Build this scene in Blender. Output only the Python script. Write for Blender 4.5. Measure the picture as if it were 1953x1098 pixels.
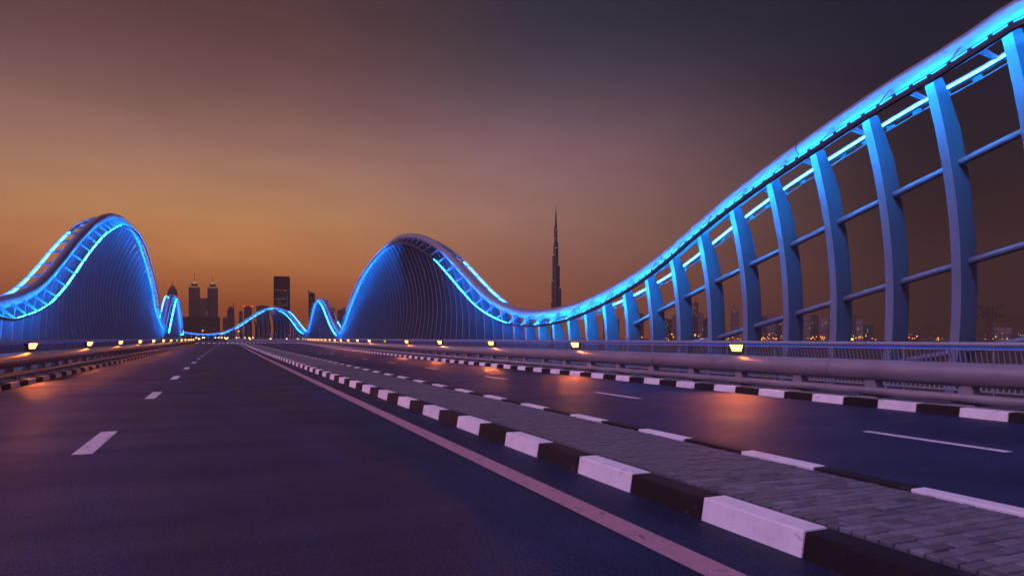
import bpy, bmesh, math, random
from mathutils import Vector, Matrix
R = math.radians
random.seed(7)
scene = bpy.context.scene
for o in list(bpy.data.objects):
    bpy.data.objects.remove(o)
col = scene.collection

# ------------------------------------------------------------------ camera
H_CAM, F_PX, VPX, VPY = 1.4, 1302.0, 425.0, 645.0      # photo is 1953 px wide
YAW = math.atan((976.0 - VPX) / F_PX)
CO, SI = math.cos(YAW), math.sin(YAW)
cam = bpy.data.cameras.new('camera')
cam.lens = 24.0; cam.sensor_width = 36.0
cam.shift_y = (VPY - 549.0) / 1953.0
cam.clip_start = 0.05; cam.clip_end = 60000
cam_o = bpy.data.objects.new('camera', cam)
cam_o.location = (0, 0, H_CAM)
cam_o.rotation_euler = (R(90), 0, -YAW)
col.objects.link(cam_o)
scene.camera = cam_o

# ------------------------------------------------------------------ world, sun, exposure
def s2l(c):
    c = c / 255.0
    return c / 12.92 if c <= 0.04045 else ((c + 0.055) / 1.055) ** 2.4
def rgb(r, g, b): return (s2l(r), s2l(g), s2l(b), 1.0)

world = bpy.data.worlds.new('World'); scene.world = world; world.use_nodes = True
wt = world.node_tree; wt.nodes.clear()
def wn(t, **k):
    n = wt.nodes.new(t)
    for a, v in k.items(): setattr(n, a, v)
    return n
def wmath(op, a, b=None):
    n = wn('ShaderNodeMath', operation=op)
    for i, v in enumerate((a, b)):
        if v is None: continue
        if isinstance(v, (int, float)): n.inputs[i].default_value = v
        else: wt.links.new(v, n.inputs[i])
    return n.outputs[0]
def wramp(src, stops):
    n = wn('ShaderNodeValToRGB'); cr = n.color_ramp; cr.interpolation = 'B_SPLINE'
    while len(cr.elements) > 1: cr.elements.remove(cr.elements[-1])
    for i, (e, c) in enumerate(stops):
        el = cr.elements[0] if i == 0 else cr.elements.new(min(1, e / 90.0))
        el.position = min(1, e / 90.0); el.color = rgb(*c)
    wt.links.new(src, n.inputs[0])
    return n.outputs[0]
def wmix(f, a, b):
    n = wn('ShaderNodeMix', data_type='RGBA')
    wt.links.new(f, n.inputs[0]); wt.links.new(a, n.inputs[6]); wt.links.new(b, n.inputs[7])
    return n.outputs[2]
def wsmooth(src, lo, hi):
    n = wn('ShaderNodeMapRange', interpolation_type='SMOOTHSTEP')
    wt.links.new(src, n.inputs[0]); n.inputs[1].default_value = lo; n.inputs[2].default_value = hi
    return n.outputs[0]
tc = wn('ShaderNodeTexCoord'); sx = wn('ShaderNodeSeparateXYZ')
wt.links.new(tc.outputs['Generated'], sx.inputs[0])
elev = wmath('MULTIPLY', wmath('MAXIMUM', wmath('ARCSINE', sx.outputs[2]), 0.0), 2 / math.pi)
azim = wmath('ABSOLUTE', wmath('ADD', wmath('ARCTAN2', sx.outputs[0], sx.outputs[1]), 0.05))
A = wramp(elev, [(0, (132, 60, 22)), (1.8, (142, 68, 24)), (3.5, (158, 82, 32)), (6.5, (210, 134, 72)), (9.6, (192, 138, 86)), (13.4, (166, 123, 104)),
                 (17, (130, 94, 90)), (20.7, (103, 71, 70)), (25, (84, 58, 56)), (45, (46, 40, 60)), (90, (34, 34, 58))])
M_ = wramp(elev, [(0, (130, 66, 40)), (3.7, (148, 88, 62)), (7.2, (158, 108, 90)), (10.6, (158, 118, 110)), (14.8, (142, 105, 114)), (18.9, (92, 79, 92)),
                  (22.7, (58, 56, 70)), (26.4, (42, 44, 58)), (45, (36, 36, 56)), (90, (34, 34, 58))])
B = wramp(elev, [(0, (42, 24, 18)), (1.6, (42, 25, 18)), (7, (34, 25, 20)), (12.3, (26, 26, 32)), (17.5, (20, 25, 40)), (22.3, (14, 23, 42)),
                 (45, (22, 27, 48)), (90, (34, 34, 58))])
C = wramp(elev, [(0, (52, 44, 64)), (12, (52, 46, 72)), (45, (36, 36, 60)), (90, (34, 34, 58))])
skyc = wmix(wsmooth(azim, 1.05, 3.0), wmix(wsmooth(azim, 0.42, 1.02), wmix(wsmooth(azim, 0.08, 0.55), A, M_), B), C)
# faint high cloud streaks
cm = wn('ShaderNodeMapping'); cm.inputs['Scale'].default_value = (3.0, 3.0, 11.0)
cn = wn('ShaderNodeTexNoise'); cn.inputs['Scale'].default_value = 2.2; cn.inputs['Detail'].default_value = 5
wt.links.new(tc.outputs['Generated'], cm.inputs[0]); wt.links.new(cm.outputs[0], cn.inputs[0])
cf = wn('ShaderNodeMapRange'); wt.links.new(cn.outputs[0], cf.inputs[0])
cf.inputs[1].default_value = 0.3; cf.inputs[2].default_value = 0.8; cf.inputs[3].default_value = 0.93; cf.inputs[4].default_value = 1.09
vm = wn('ShaderNodeVectorMath', operation='SCALE'); wt.links.new(skyc, vm.inputs[0]); wt.links.new(cf.outputs[0], vm.inputs['Scale'])
# the last physical twilight light, very weak at this hour
nis = wn('ShaderNodeTexSky', sky_type='NISHITA'); nis.sun_disc = False
nis.sun_elevation = R(-4); nis.sun_rotation = R(-3); nis.dust_density = 4
va = wn('ShaderNodeVectorMath', operation='MULTIPLY_ADD'); va.inputs[1].default_value = (0.015, 0.015, 0.015)
wt.links.new(nis.outputs[0], va.inputs[0]); wt.links.new(vm.outputs[0], va.inputs[2])
bg = wn('ShaderNodeBackground'); bg.inputs['Strength'].default_value = 1.0
wo = wn('ShaderNodeOutputWorld')
wt.links.new(va.outputs[0], bg.inputs['Color']); wt.links.new(bg.outputs[0], wo.inputs[0])

sun = bpy.data.lights.new('sun', 'SUN'); sun.energy = 2.55; sun.angle = R(80); sun.color = (0.82, 0.50, 1.0)
sun_o = bpy.data.objects.new('sun', sun); col.objects.link(sun_o)
sun_o.rotation_euler = Vector((0.85, 0.10, -0.85)).to_track_quat('-Z', 'Y').to_euler()
scene.view_settings.view_transform = 'Standard'; scene.view_settings.look = 'None'
scene.view_settings.exposure = 0.0; scene.view_settings.gamma = 1.0
scene.render.engine = 'CYCLES'
scene.cycles.use_denoising = True
scene.cycles.max_bounces = 6; scene.cycles.diffuse_bounces = 3; scene.cycles.glossy_bounces = 3; scene.cycles.volume_bounces = 1
scene.cycles.sample_clamp_indirect = 4.0
scene.cycles.caustics_reflective = False; scene.cycles.caustics_refractive = False

# ------------------------------------------------------------------ materials
def mat(name, base, rough=0.5, metal=0.0, var=0.0, vscale=3.0, bump=0.0, bscale=40.0, stretch=(1, 1, 1), spec=0.5, rvar=0.0):
    m = bpy.data.materials.new(name); m.use_nodes = True
    t = m.node_tree; p = t.nodes['Principled BSDF']
    p.inputs['Base Color'].default_value = (*base, 1); p.inputs['Roughness'].default_value = rough
    p.inputs['Metallic'].default_value = metal; p.inputs['Specular IOR Level'].default_value = spec
    if var or bump or rvar:
        tcn = t.nodes.new('ShaderNodeTexCoord'); mp = t.nodes.new('ShaderNodeMapping'); mp.inputs['Scale'].default_value = stretch
        geo = t.nodes.new('ShaderNodeNewGeometry')
        t.links.new(geo.outputs['Position'], mp.inputs[0])
        n = t.nodes.new('ShaderNodeTexNoise'); n.inputs['Scale'].default_value = vscale; n.inputs['Detail'].default_value = 6; n.inputs['Roughness'].default_value = 0.6
        t.links.new(mp.outputs[0], n.inputs[0])
        if var:
            r = t.nodes.new('ShaderNodeMapRange'); r.inputs[1].default_value = 0.25; r.inputs[2].default_value = 0.75
            r.inputs[3].default_value = 1 - var; r.inputs[4].default_value = 1 + var
            t.links.new(n.outputs[0], r.inputs[0])
            v = t.nodes.new('ShaderNodeVectorMath'); v.operation = 'SCALE'; v.inputs[0].default_value = base
            t.links.new(r.outputs[0], v.inputs['Scale']); t.links.new(v.outputs[0], p.inputs['Base Color'])
        if rvar:
            r = t.nodes.new('ShaderNodeMapRange'); r.inputs[1].default_value = 0.3; r.inputs[2].default_value = 0.7
            r.inputs[3].default_value = rough - rvar; r.inputs[4].default_value = rough + rvar
            t.links.new(n.outputs[0], r.inputs[0]); t.links.new(r.outputs[0], p.inputs['Roughness'])
        if bump:
            n2 = t.nodes.new('ShaderNodeTexNoise'); n2.inputs['Scale'].default_value = bscale; n2.inputs['Detail'].default_value = 4
            t.links.new(geo.outputs['Position'], n2.inputs[0])
            b = t.nodes.new('ShaderNodeBump'); b.inputs['Strength'].default_value = bump; b.inputs['Distance'].default_value = 0.02
            t.links.new(n2.outputs[0], b.inputs['Height']); t.links.new(b.outputs[0], p.inputs['Normal'])
    return m
def emat(name, c, strength):
    m = bpy.data.materials.new(name); m.use_nodes = True; t = m.node_tree; t.nodes.clear()
    e = t.nodes.new('ShaderNodeEmission'); e.inputs[0].default_value = (*c, 1); e.inputs[1].default_value = strength
    o = t.nodes.new('ShaderNodeOutputMaterial'); t.links.new(e.outputs[0], o.inputs[0])
    return m

def asphalt_material():
    m = bpy.data.materials.new('asphalt'); m.use_nodes = True
    t = m.node_tree; p = t.nodes['Principled BSDF']; L = t.links.new
    geo = t.nodes.new('ShaderNodeNewGeometry')
    def noise(scale, detail, vec, rough=0.6):
        n = t.nodes.new('ShaderNodeTexNoise'); n.inputs['Scale'].default_value = scale; n.inputs['Detail'].default_value = detail
        n.inputs['Roughness'].default_value = rough; L(vec, n.inputs[0]); return n.outputs[0]
    def mr(s, a, b, c, d):
        r = t.nodes.new('ShaderNodeMapRange'); L(s, r.inputs[0])
        for i, v in enumerate((a, b, c, d)): r.inputs[i + 1].default_value = v
        return r.outputs[0]
    def mul(a, b):
        n = t.nodes.new('ShaderNodeMath'); n.operation = 'MULTIPLY'; L(a, n.inputs[0]); L(b, n.inputs[1]); return n.outputs[0]
    mp = t.nodes.new('ShaderNodeMapping'); mp.inputs['Scale'].default_value = (1.0, 0.10, 1.0); L(geo.outputs['Position'], mp.inputs[0])
    big = noise(0.55, 4, geo.outputs['Position']); wheel = noise(0.9, 4, mp.outputs[0])
    mp2 = t.nodes.new('ShaderNodeMapping'); mp2.inputs['Scale'].default_value = (0.25, 1.6, 1.0); L(geo.outputs['Position'], mp2.inputs[0])
    band = noise(0.5, 3, mp2.outputs[0])
    grain = noise(48, 3, geo.outputs['Position']); grit = noise(28, 5, geo.outputs['Position'], 0.75)
    sc = mul(mul(mr(big, .3, .7, .7, 1.35), mr(wheel, .35, .65, .65, 1.4)), mul(mr(grain, .34, .66, .15, 2.6), mr(grit, .3, .7, .5, 1.7)))
    # occasional pale stone chips
    vo = t.nodes.new('ShaderNodeTexVoronoi'); vo.inputs['Scale'].default_value = 26; L(geo.outputs['Position'], vo.inputs['Vector'])
    chip = mr(vo.outputs['Distance'], 0.05, 0.17, 1.0, 0.0)
    sel = t.nodes.new('ShaderNodeSeparateColor'); L(vo.outputs['Color'], sel.inputs[0])
    chip = mul(chip, mr(sel.outputs[0], 0.90, 0.93, 0.0, 1.0))
    v = t.nodes.new('ShaderNodeVectorMath'); v.operation = 'SCALE'; v.inputs[0].default_value = (0.0115, 0.0135, 0.036); L(sc, v.inputs['Scale'])
    mx = t.nodes.new('ShaderNodeMix'); mx.data_type = 'RGBA'; L(chip, mx.inputs[0]); L(v.outputs[0], mx.inputs[6]); mx.inputs[7].default_value = (.11, .10, .12, 1)
    L(mx.outputs[2], p.inputs['Base Color'])
    L(mul(mr(band, .3, .7, .85, 1.12), mr(wheel, .3, .7, .52, .70)), p.inputs['Roughness'])
    p.inputs['Specular IOR Level'].default_value = 0.22
    b = t.nodes.new('ShaderNodeBump'); b.inputs['Strength'].default_value = 0.55; b.inputs['Distance'].default_value = 0.012
    L(grain, b.inputs['Height'])
    b2 = t.nodes.new('ShaderNodeBump'); b2.inputs['Strength'].default_value = 0.5; b2.inputs['Distance'].default_value = 0.03
    L(grit, b2.inputs['Height']); L(b.outputs[0], b2.inputs['Normal']); L(b2.outputs[0], p.inputs['Normal'])
    return m

def worn(m, dark, lo, hi, scale, stretch=(1, 1, 1), jitter=0.1):
    """scuffs and worn-through patches with a ragged edge over a finished material, plus a small piece-to-piece difference"""
    t = m.node_tree; p = t.nodes['Principled BSDF']; L = t.links.new
    src = p.inputs['Base Color'].links[0].from_socket
    geo = t.nodes.new('ShaderNodeNewGeometry'); mp = t.nodes.new('ShaderNodeMapping'); mp.inputs['Scale'].default_value = stretch
    L(geo.outputs['Position'], mp.inputs[0])
    n = t.nodes.new('ShaderNodeTexNoise'); n.inputs['Scale'].default_value = scale; n.inputs['Detail'].default_value = 8; n.inputs['Roughness'].default_value = .7
    L(mp.outputs[0], n.inputs[0])
    r = t.nodes.new('ShaderNodeMapRange'); L(n.outputs[0], r.inputs[0]); r.inputs[1].default_value = lo; r.inputs[2].default_value = hi
    inf = t.nodes.new('ShaderNodeObjectInfo'); q = t.nodes.new('ShaderNodeMapRange'); L(inf.outputs['Random'], q.inputs[0]); q.inputs[3].default_value = 1 - jitter; q.inputs[4].default_value = 1 + jitter
    v = t.nodes.new('ShaderNodeVectorMath'); v.operation = 'SCALE'; L(src, v.inputs[0]); L(q.outputs[0], v.inputs['Scale'])
    x = t.nodes.new('ShaderNodeMix'); x.data_type = 'RGBA'; L(r.outputs[0], x.inputs[0]); L(v.outputs[0], x.inputs[6]); x.inputs[7].default_value = (*dark, 1)
    L(x.outputs[2], p.inputs['Base Color'])
    return m
MA = {}
MA['asphalt'] = asphalt_material()
MA['white_steel'] = mat('white_steel', (.128, .126, .165), .42, .0, .10, 2.0, .03, 30, (1, 1, .35), rvar=.08)
MA['tube'] = mat('tube_steel', (.20, .195, .235), .40, .0, .10, 1.6, .02, 20, rvar=.08)
MA['tray_backlit'] = mat('tray_steel_backlit', (.05, .05, .07), .5, .3, .1, 4)
MA['bracket'] = mat('bracket_steel', (.24, .24, .27), .45)
MA['pipe'] = mat('pipe_paint', (.215, .19, .215), .36, .1, .16, 1.4, .02, 25, rvar=.1)
MA['rail'] = mat('rail_paint', (.25, .23, .27), .4, .1, .12, 2.5)
MA['bolt'] = mat('dark_steel', (.06, .06, .07), .5, .5)
MA['kerb_white'] = mat('kerb_white_paint', (.74, .72, .74), .55, 0, .14, 3.5, .15, 60)
MA['kerb_black'] = mat('kerb_black_paint', (.014, .010, .011), .7, 0, .35, 4.0, .2, 60, spec=.22)
MA['concrete'] = mat('concrete', (.24, .23, .24), .8, 0, .2, 2.0, .2, 40)
MA['paver'] = mat('paver_concrete', (.13, .13, .15), .75, 0, .25, 9.0, .35, 90)
MA['paver_b'] = mat('paver_concrete_dark', (.095, .095, .112), .75, 0, .25, 9.0, .35, 90)
MA['paver_bed'] = mat('paver_joint', (.035, .035, .04), .9)
MA['line_white'] = mat('white_road_paint', (.62, .60, .62), .6, 0, .22, 14.0, .25, 80)
MA['line_yellow'] = mat('faded_yellow_road_paint', (.40, .22, .25), .6, 0, .2, 12.0, .25, 80)
worn(MA['kerb_white'], (.16, .14, .14), .60, .72, 5.0, (1, 1, 2.5), .07)
worn(MA['kerb_black'], (.09, .08, .08), .62, .74, 6.0, (1, 1, 2), .3)
worn(MA['paver'], (.05, .05, .055), .60, .80, 2.2, (1, 1, 1), .28)
worn(MA['paver_b'], (.05, .05, .055), .60, .80, 2.2, (1, 1, 1), .28)
worn(MA['line_white'], (.05, .05, .06), .56, .66, 9.0, (1, .5, 1), .05)
worn(MA['line_yellow'], (.04, .04, .05), .58, .68, 9.0, (1, .5, 1), .05)
MA['rubber'] = mat('tyre_rubber_mark', (.010, .010, .011), .6, 0, .3, 6.0)
MA['joint'] = mat('expansion_joint', (.02, .02, .02), .7)
MA['ground'] = mat('ground', (.030, .022, .018), .95, 0, .5, .06, .0)
MA['led'] = emat('led_blue', (0.004, 0.32, 1.0), 300.0)
MA['led_hump'] = emat('led_blue_hump', (0.006, 0.22, 1.0), 215.0)
MA['led_outer'] = emat('led_blue_outer', (0.015, 0.18, 1.0), 60.0)
MA['base_led'] = emat('base_led_blue', (0.04, 0.10, 1.0), 1.3)
MA['rail_led'] = emat('rail_led_blue', (0.01, 0.11, 1.0), 0.6)
MA['flood'] = emat('flood_lens', (1.0, 0.40, 0.06), 10.0)
MA['flood_dim'] = emat('flood_lens_dim', (0.75, 0.62, 0.05), 0.8)
MA['flood_green'] = emat('flood_lens_green', (0.35, 1.0, 0.08), 1.6)
MA['foot_lamp'] = emat('foot_lamp_lens', (1.0, 0.78, 0.35), 4.0)
MA['sodium'] = emat('sodium_lamp', (1.0, 0.28, 0.03), 5.0)
MA['sodium_b'] = emat('sodium_lamp_pale', (1.0, 0.55, 0.16), 3.0)
MA['red_lamp'] = emat('red_beacon', (1.0, 0.04, 0.02), 3.0)
MA['win_warm'] = emat('window_warm', (1.0, 0.62, 0.25), 0.9)
MA['win_pale'] = emat('window_pale', (0.9, 0.9, 0.5), 0.8)
MA['win_dim'] = emat('window_dim', (1.0, 0.55, 0.25), 0.16)
MA['win_terrace'] = emat('lit_terrace', (1.0, .6, .32), .45)
MA['glow_crown'] = emat('lit_crown', (1.0, .62, .22), .5)  # no window: the crown lantern's lit look is put in as emission
MA['glow_cornice'] = emat('lit_cornice', (1.0, .55, .25), .17)
MA['win_blue'] = emat('window_blue', (0.05, 0.15, 1.0), 0.25)
MA['facade'] = mat('facade', (.17, .12, .11), .5, 0, .25, .02, stretch=(1, 1, 3))
MA['facade_b'] = mat('facade_dark', (.055, .048, .05), .4, 0, .25, .03, stretch=(1, 1, 3))
MA['glass_dark'] = mat('unlit_glazing', (.02, .02, .025), .15)
MA['lattice'] = mat('galvanised_lattice', (.05, .045, .045), .6, .3)
MA['sign_white'] = mat('sign_white', (.30, .30, .36), .5)
MA['sign_black'] = mat('sign_black', (.01, .01, .012), .5)

# ------------------------------------------------------------------ mesh helpers
def mesh(name, verts, faces, material, smooth=False):
    me = bpy.data.meshes.new(name); me.from_pydata([tuple(v) for v in verts], [], faces); me.update()
    me.materials.append(material)
    if smooth:
        me.polygons.foreach_set('use_smooth', [True] * len(me.polygons)); me.update()
    return me
def ob(name, me, parent=None, mw=None):
    o = bpy.data.objects.new(name, me); col.objects.link(o)
    if parent is not None: o.parent = parent
    if mw is not None:
        o.matrix_basis = (parent_inv(parent) @ mw) if parent is not None else mw
    return o
_inv = {}
def parent_inv(p):
    k = p.name
    if k not in _inv:
        m = p.matrix_basis.copy(); q = p.parent
        while q is not None: m = q.matrix_basis @ m; q = q.parent
        _inv[k] = m.inverted()
    return _inv[k]
def wob(name, verts, faces, material, parent=None, smooth=False):
    """mesh given in world coordinates, origin kept at the parent's"""
    me = mesh(name, verts, faces, material, smooth)
    return ob(name, me, parent, Matrix.Identity(4)) if parent is not None else ob(name, me)
def structure(o): o['kind'] = 'structure'; return o
def tag(o, label, cat, group=None):
    o['label'] = label; o['category'] = cat
    if group: o['group'] = group
    return o
def empty(name, loc, label, cat, group=None, rz=0.0):
    o = bpy.data.objects.new(name, None); col.objects.link(o); o.empty_display_size = 0.3
    o.matrix_basis = Matrix.Translation(loc) @ Matrix.Rotation(rz, 4, 'Z')
    return tag(o, label, cat, group)
def box_vf(x0, x1, y0, y1, z0, z1):
    v = [(x0, y0, z0), (x1, y0, z0), (x1, y1, z0), (x0, y1, z0), (x0, y0, z1), (x1, y0, z1), (x1, y1, z1), (x0, y1, z1)]
    f = [(0, 3, 2, 1), (4, 5, 6, 7), (0, 1, 5, 4), (1, 2, 6, 5), (2, 3, 7, 6), (3, 0, 4, 7)]
    return v, f
class MB:
    def __init__(s): s.v = []; s.f = []
    def add(s, v, f):
        k = len(s.v); s.v += [tuple(p) for p in v]; s.f += [tuple(i + k for i in q) for q in f]; return s
    def box(s, *a): return s.add(*box_vf(*a))
    def bar(s, a, b, r, n=6, caps=True):
        a, b = Vector(a), Vector(b); d = (b - a).normalized()
        u = d.orthogonal().normalized(); w = d.cross(u)
        v = []
        for p in (a, b):
            for i in range(n):
                t = 2 * math.pi * i / n; v.append(p + (u * math.cos(t) + w * math.sin(t)) * r)
        f = [(i, (i + 1) % n, n + (i + 1) % n, n + i) for i in range(n)] + ([tuple(range(n))[::-1], tuple(range(n, 2 * n))] if caps else [])
        return s.add(v, f)
    def frustum(s, cx, cy, z0, z1, a0, b0, a1, b1):
        v = [(cx - a0, cy - b0, z0), (cx + a0, cy - b0, z0), (cx + a0, cy + b0, z0), (cx - a0, cy + b0, z0),
             (cx - a1, cy - b1, z1), (cx + a1, cy - b1, z1), (cx + a1, cy + b1, z1), (cx - a1, cy + b1, z1)]
        return s.add(v, box_vf(0, 1, 0, 1, 0, 1)[1])
    def prism(s, pts, z0, z1):
        n = len(pts)
        v = [(x, y, z0) for x, y in pts] + [(x, y, z1) for x, y in pts]
        f = [(i, (i + 1) % n, n + (i + 1) % n, n + i) for i in range(n)] + [tuple(range(n))[::-1], tuple(range(n, 2 * n))]
        return s.add(v, f)
    def mesh(s, name, m, smooth=False): return mesh(name, s.v, s.f, m, smooth)
    def obj(s, name, m, parent=None, smooth=False): return wob(name, s.v, s.f, m, parent, smooth)
def bevelled(me, w, seg=2):
    bm = bmesh.new(); bm.from_mesh(me)
    bmesh.ops.bevel(bm, geom=bm.edges[:], offset=w, segments=seg, affect='EDGES', profile=0.6)
    bm.to_mesh(me); bm.free(); return me
def sweep(path, frames, prof, closed=True, caps=True):
    """path: points, frames: (b, n) per point, prof: list of (along b, along n)"""
    v = []; n = len(prof); f = []
    for p, (b, nn) in zip(path, frames):
        for (x, y) in prof: v.append(p + b * x + nn * y)
    for i in range(len(path) - 1):
        for j in range(n if closed else n - 1):
            k = (j + 1) % n
            f.append((i * n + j, i * n + k, (i + 1) * n + k, (i + 1) * n + j))
    if caps and closed:
        f.append(tuple(range(n))[::-1]); m = (len(path) - 1) * n; f.append(tuple(range(m, m + n)))
    return v, f
def circ(r, n=16): return [(r * math.cos(2 * math.pi * i / n), r * math.sin(2 * math.pi * i / n)) for i in range(n)]
def rect(x0, x1, y0, y1): return [(x0, y0), (x1, y0), (x1, y1), (x0, y1)]

# ------------------------------------------------------------------ plan curves
def arc(cx, cy, r, a0, a1, n=24):
    return [(cx + r * math.cos(R(a0 + (a1 - a0) * i / n)), cy + r * math.sin(R(a0 + (a1 - a0) * i / n))) for i in range(n + 1)]
class Plan:
    def __init__(s, pts, side):
        p = [Vector((x, y)) for x, y in pts]
        for _ in range(3):                                   # corner-cutting keeps the line smooth
            q = [p[0]]
            for a, b in zip(p, p[1:]): q += [a * .75 + b * .25, a * .25 + b * .75]
            p = q + [p[-1]]
        s.p = p; s.s = [0.0]
        for a, b in zip(p, p[1:]): s.s.append(s.s[-1] + (b - a).length)
        s.len = s.s[-1]; s.side = side
    def at(s, d, off=0.0):
        """point, tangent, outward normal at arc length d, shifted outward by off"""
        import bisect
        d = max(0.0, min(s.len - 1e-4, d)); i = max(0, min(len(s.p) - 2, bisect.bisect_right(s.s, d) - 1))
        a, b = s.p[i], s.p[i + 1]; t = (d - s.s[i]) / max(1e-9, s.s[i + 1] - s.s[i])
        def tan(k):
            k0, k1 = max(0, k - 1), min(len(s.p) - 1, k + 1); return (s.p[k1] - s.p[k0]).normalized()
        T = (tan(i) * (1 - t) + tan(i + 1) * t).normalized()
        N = Vector((T.y, -T.x)) * s.side
        return a * (1 - t) + b * t + N * off, T, N
    def s_of_y(s, y):
        for k in range(len(s.p) - 1):
            if s.p[k].y <= y < s.p[k + 1].y:
                return s.s[k] + (s.s[k + 1] - s.s[k]) * (y - s.p[k].y) / (s.p[k + 1].y - s.p[k].y)
        return 0.0
    def line(s, d0, d1, step, off=0.0):
        n = max(1, int(math.ceil((d1 - d0) / step))); return [s.at(d0 + (d1 - d0) * i / n, off) for i in range(n + 1)]

Y0 = -6.0
right = Plan([(12.12, Y0), (12.12, 20), (12.12, 46), (12.65, 60.5), (13.8, 84.3), (17.3, 144.7), (20, 192)] + arc(-25, 196, 45, 8, 90, 14) + [(-60, 241), (-100, 241)], 1)
left = Plan([(-5.41, Y0), (-5.41, 30), (-5.38, 60), (-5.2, 100), (-5.1, 158)] + arc(-25, 165, 19.9, 8, 90, 12) + [(-60, 184.9), (-100, 184.9)], -1)
med = Plan([(3.39, Y0), (3.39, 30), (3.42, 60), (3.7, 110), (4.3, 170)] + arc(-25, 180, 29.3, 8, 90, 12) + [(-60, 209.3), (-100, 209.3)], 1)
OFF_PIPE, OFF_LOW, OFF_RAIL, OFF_RIB = 0.52, 0.34, 2.4, 3.29
def proj(x, y):
    Z = x * SI + y * CO; return VPX + F_PX * x / (Z * CO), Z
def interp(tab, x):
    if x <= tab[0][0]: return tab[0][1]
    for (a, b), (c, d) in zip(tab, tab[1:]):
        if x <= c: return b + (d - b) * (x - a) / (c - a)
    return tab[-1][1]
def v3(p, z): return Vector((p.x, p.y, z))

# ------------------------------------------------------------------ ground, deck, roads, pavements
bmg = MB(); NG = 48; RG = 14000
ring = [(RG * math.cos(2 * math.pi * i / NG), RG * math.sin(2 * math.pi * i / NG)) for i in range(NG)]
structure(wob('ground', [(x, y, -7.0) for x, y in ring], [tuple(range(NG))], MA['ground']))
def ribbon(name, m, plan, d0, d1, o0, o1, z, step=2.0, thick=0.0, parent=None):
    L = plan.line(d0, d1, step); v = []; f = []
    for (p, T, N) in L:
        a = p + N * o0; b = p + N * o1
        v += [v3(a, z), v3(b, z)]
        if thick: v += [v3(b, z - thick), v3(a, z - thick)]
    k = 4 if thick else 2
    for i in range(len(L) - 1):
        q = i * k; r = q + k
        f.append((q, q + 1, r + 1, r) if plan.side > 0 else (q + 1, q, r, r + 1))
        if thick:
            f += [(q + 1, q + 2, r + 2, r + 1), (q + 2, q + 3, r + 3, r + 2), (q + 3, q, r, r + 3)]
    if thick:
        f += [(0, 1, 2, 3), (len(v) - 1, len(v) - 2, len(v) - 3, len(v) - 4)]
    return wob(name, v, f, m, parent)
def between(name, m, pa, oa, pb, ob_, z):
    n = 120; v = []; f = []
    for i in range(n + 1):
        v.append(v3(pa.at(pa.len * i / n, oa)[0], z)); v.append(v3(pb.at(pb.len * i / n, ob_)[0], z))
    for i in range(n): f.append((2 * i, 2 * i + 1, 2 * i + 3, 2 * i + 2))
    return structure(wob(name, v, f, m))
MEDW = 2.02
road_a = between('road', MA['asphalt'], left, 0.05, med, 0.05, 0.0)
road_b = between('road', MA['asphalt'], med, MEDW - .05, right, 0.05, 0.0)
deckm = between('bridge_deck', MA['concrete'], left, 4.3, right, 4.3, -0.35)
pav_r = structure(ribbon('pavement', MA['concrete'], right, 0, right.len, 0.23, 2.62, 0.17, 2.0, 0.3))
pav_l = structure(ribbon('pavement', MA['concrete'], left, 0, left.len, 0.23, 2.62, 0.17, 2.0, 0.3))
edge_r = structure(ribbon('deck_edge', MA['concrete'], right, 0, right.len, 2.64, 4.25, -0.12, 2.0, 0.9))
edge_l = structure(ribbon('deck_edge', MA['concrete'], left, 0, left.len, 2.64, 4.25, -0.12, 2.0, 0.9))

# road markings
def dashes(road, plan, off, w, s_first, pitch, length, s_end, m=MA['line_white']):
    d = s_first
    while d < s_end:
        if d + length > 0: ribbon('lane_dash', m, plan, max(0, d), d + length, off - w / 2, off + w / 2, 0.005, 0.6, 0.0, road)
        d += pitch
dashes(road_a, med, -(3.39 + 1.57), 0.22, 11.6 - Y0 - 2.0 - 8.2, 8.2, 2.2, 190)
dashes(road_b, med, 8.91 - 3.39, 0.16, 5.35 - Y0 - 8.1, 8.1, 2.05, 190)
ribbon('edge_line', MA['line_yellow'], med, 0, 230, -(3.39 - 2.73) - .115, -(3.39 - 2.73) + .115, 0.005, 2, 0, road_a)
ribbon('edge_line', MA['line_yellow'], med, 0, 230, MEDW + .16, MEDW + .30, 0.005, 2, 0, road_b)
def quad_on(name, m, pts, z, parent): return wob(name, [(x, y, z) for x, y in pts], [tuple(range(len(pts)))], m, parent)
quad_on('expansion_joint', MA['joint'], [(-5.3, 35.0), (3.3, 35.0), (3.3, 35.06), (-5.3, 35.06)], 0.004, road_a)
quad_on('expansion_joint', MA['joint'], [(5.5, 41.0), (12.0, 41.0), (12.0, 41.06), (5.5, 41.06)], 0.004, road_b)
for (xa, xb) in ((-.75, -.52), (-.42, -.22), (1.78, 1.98), (2.10, 2.32)):
    sk = 0.25 if xa < 0.5 else -0.25
    quad_on('tyre_mark', MA['rubber'], [(xa - sk, 27.5), (xb - sk, 27.3), (xb, 31.5), (xa, 31.8)], 0.004, road_a)
quad_on('paint_remnant', MA['line_white'], [(-1.66, 4.62), (-1.55, 4.62), (-1.49, 4.80), (-1.58, 4.82)], 0.005, road_a)

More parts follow.
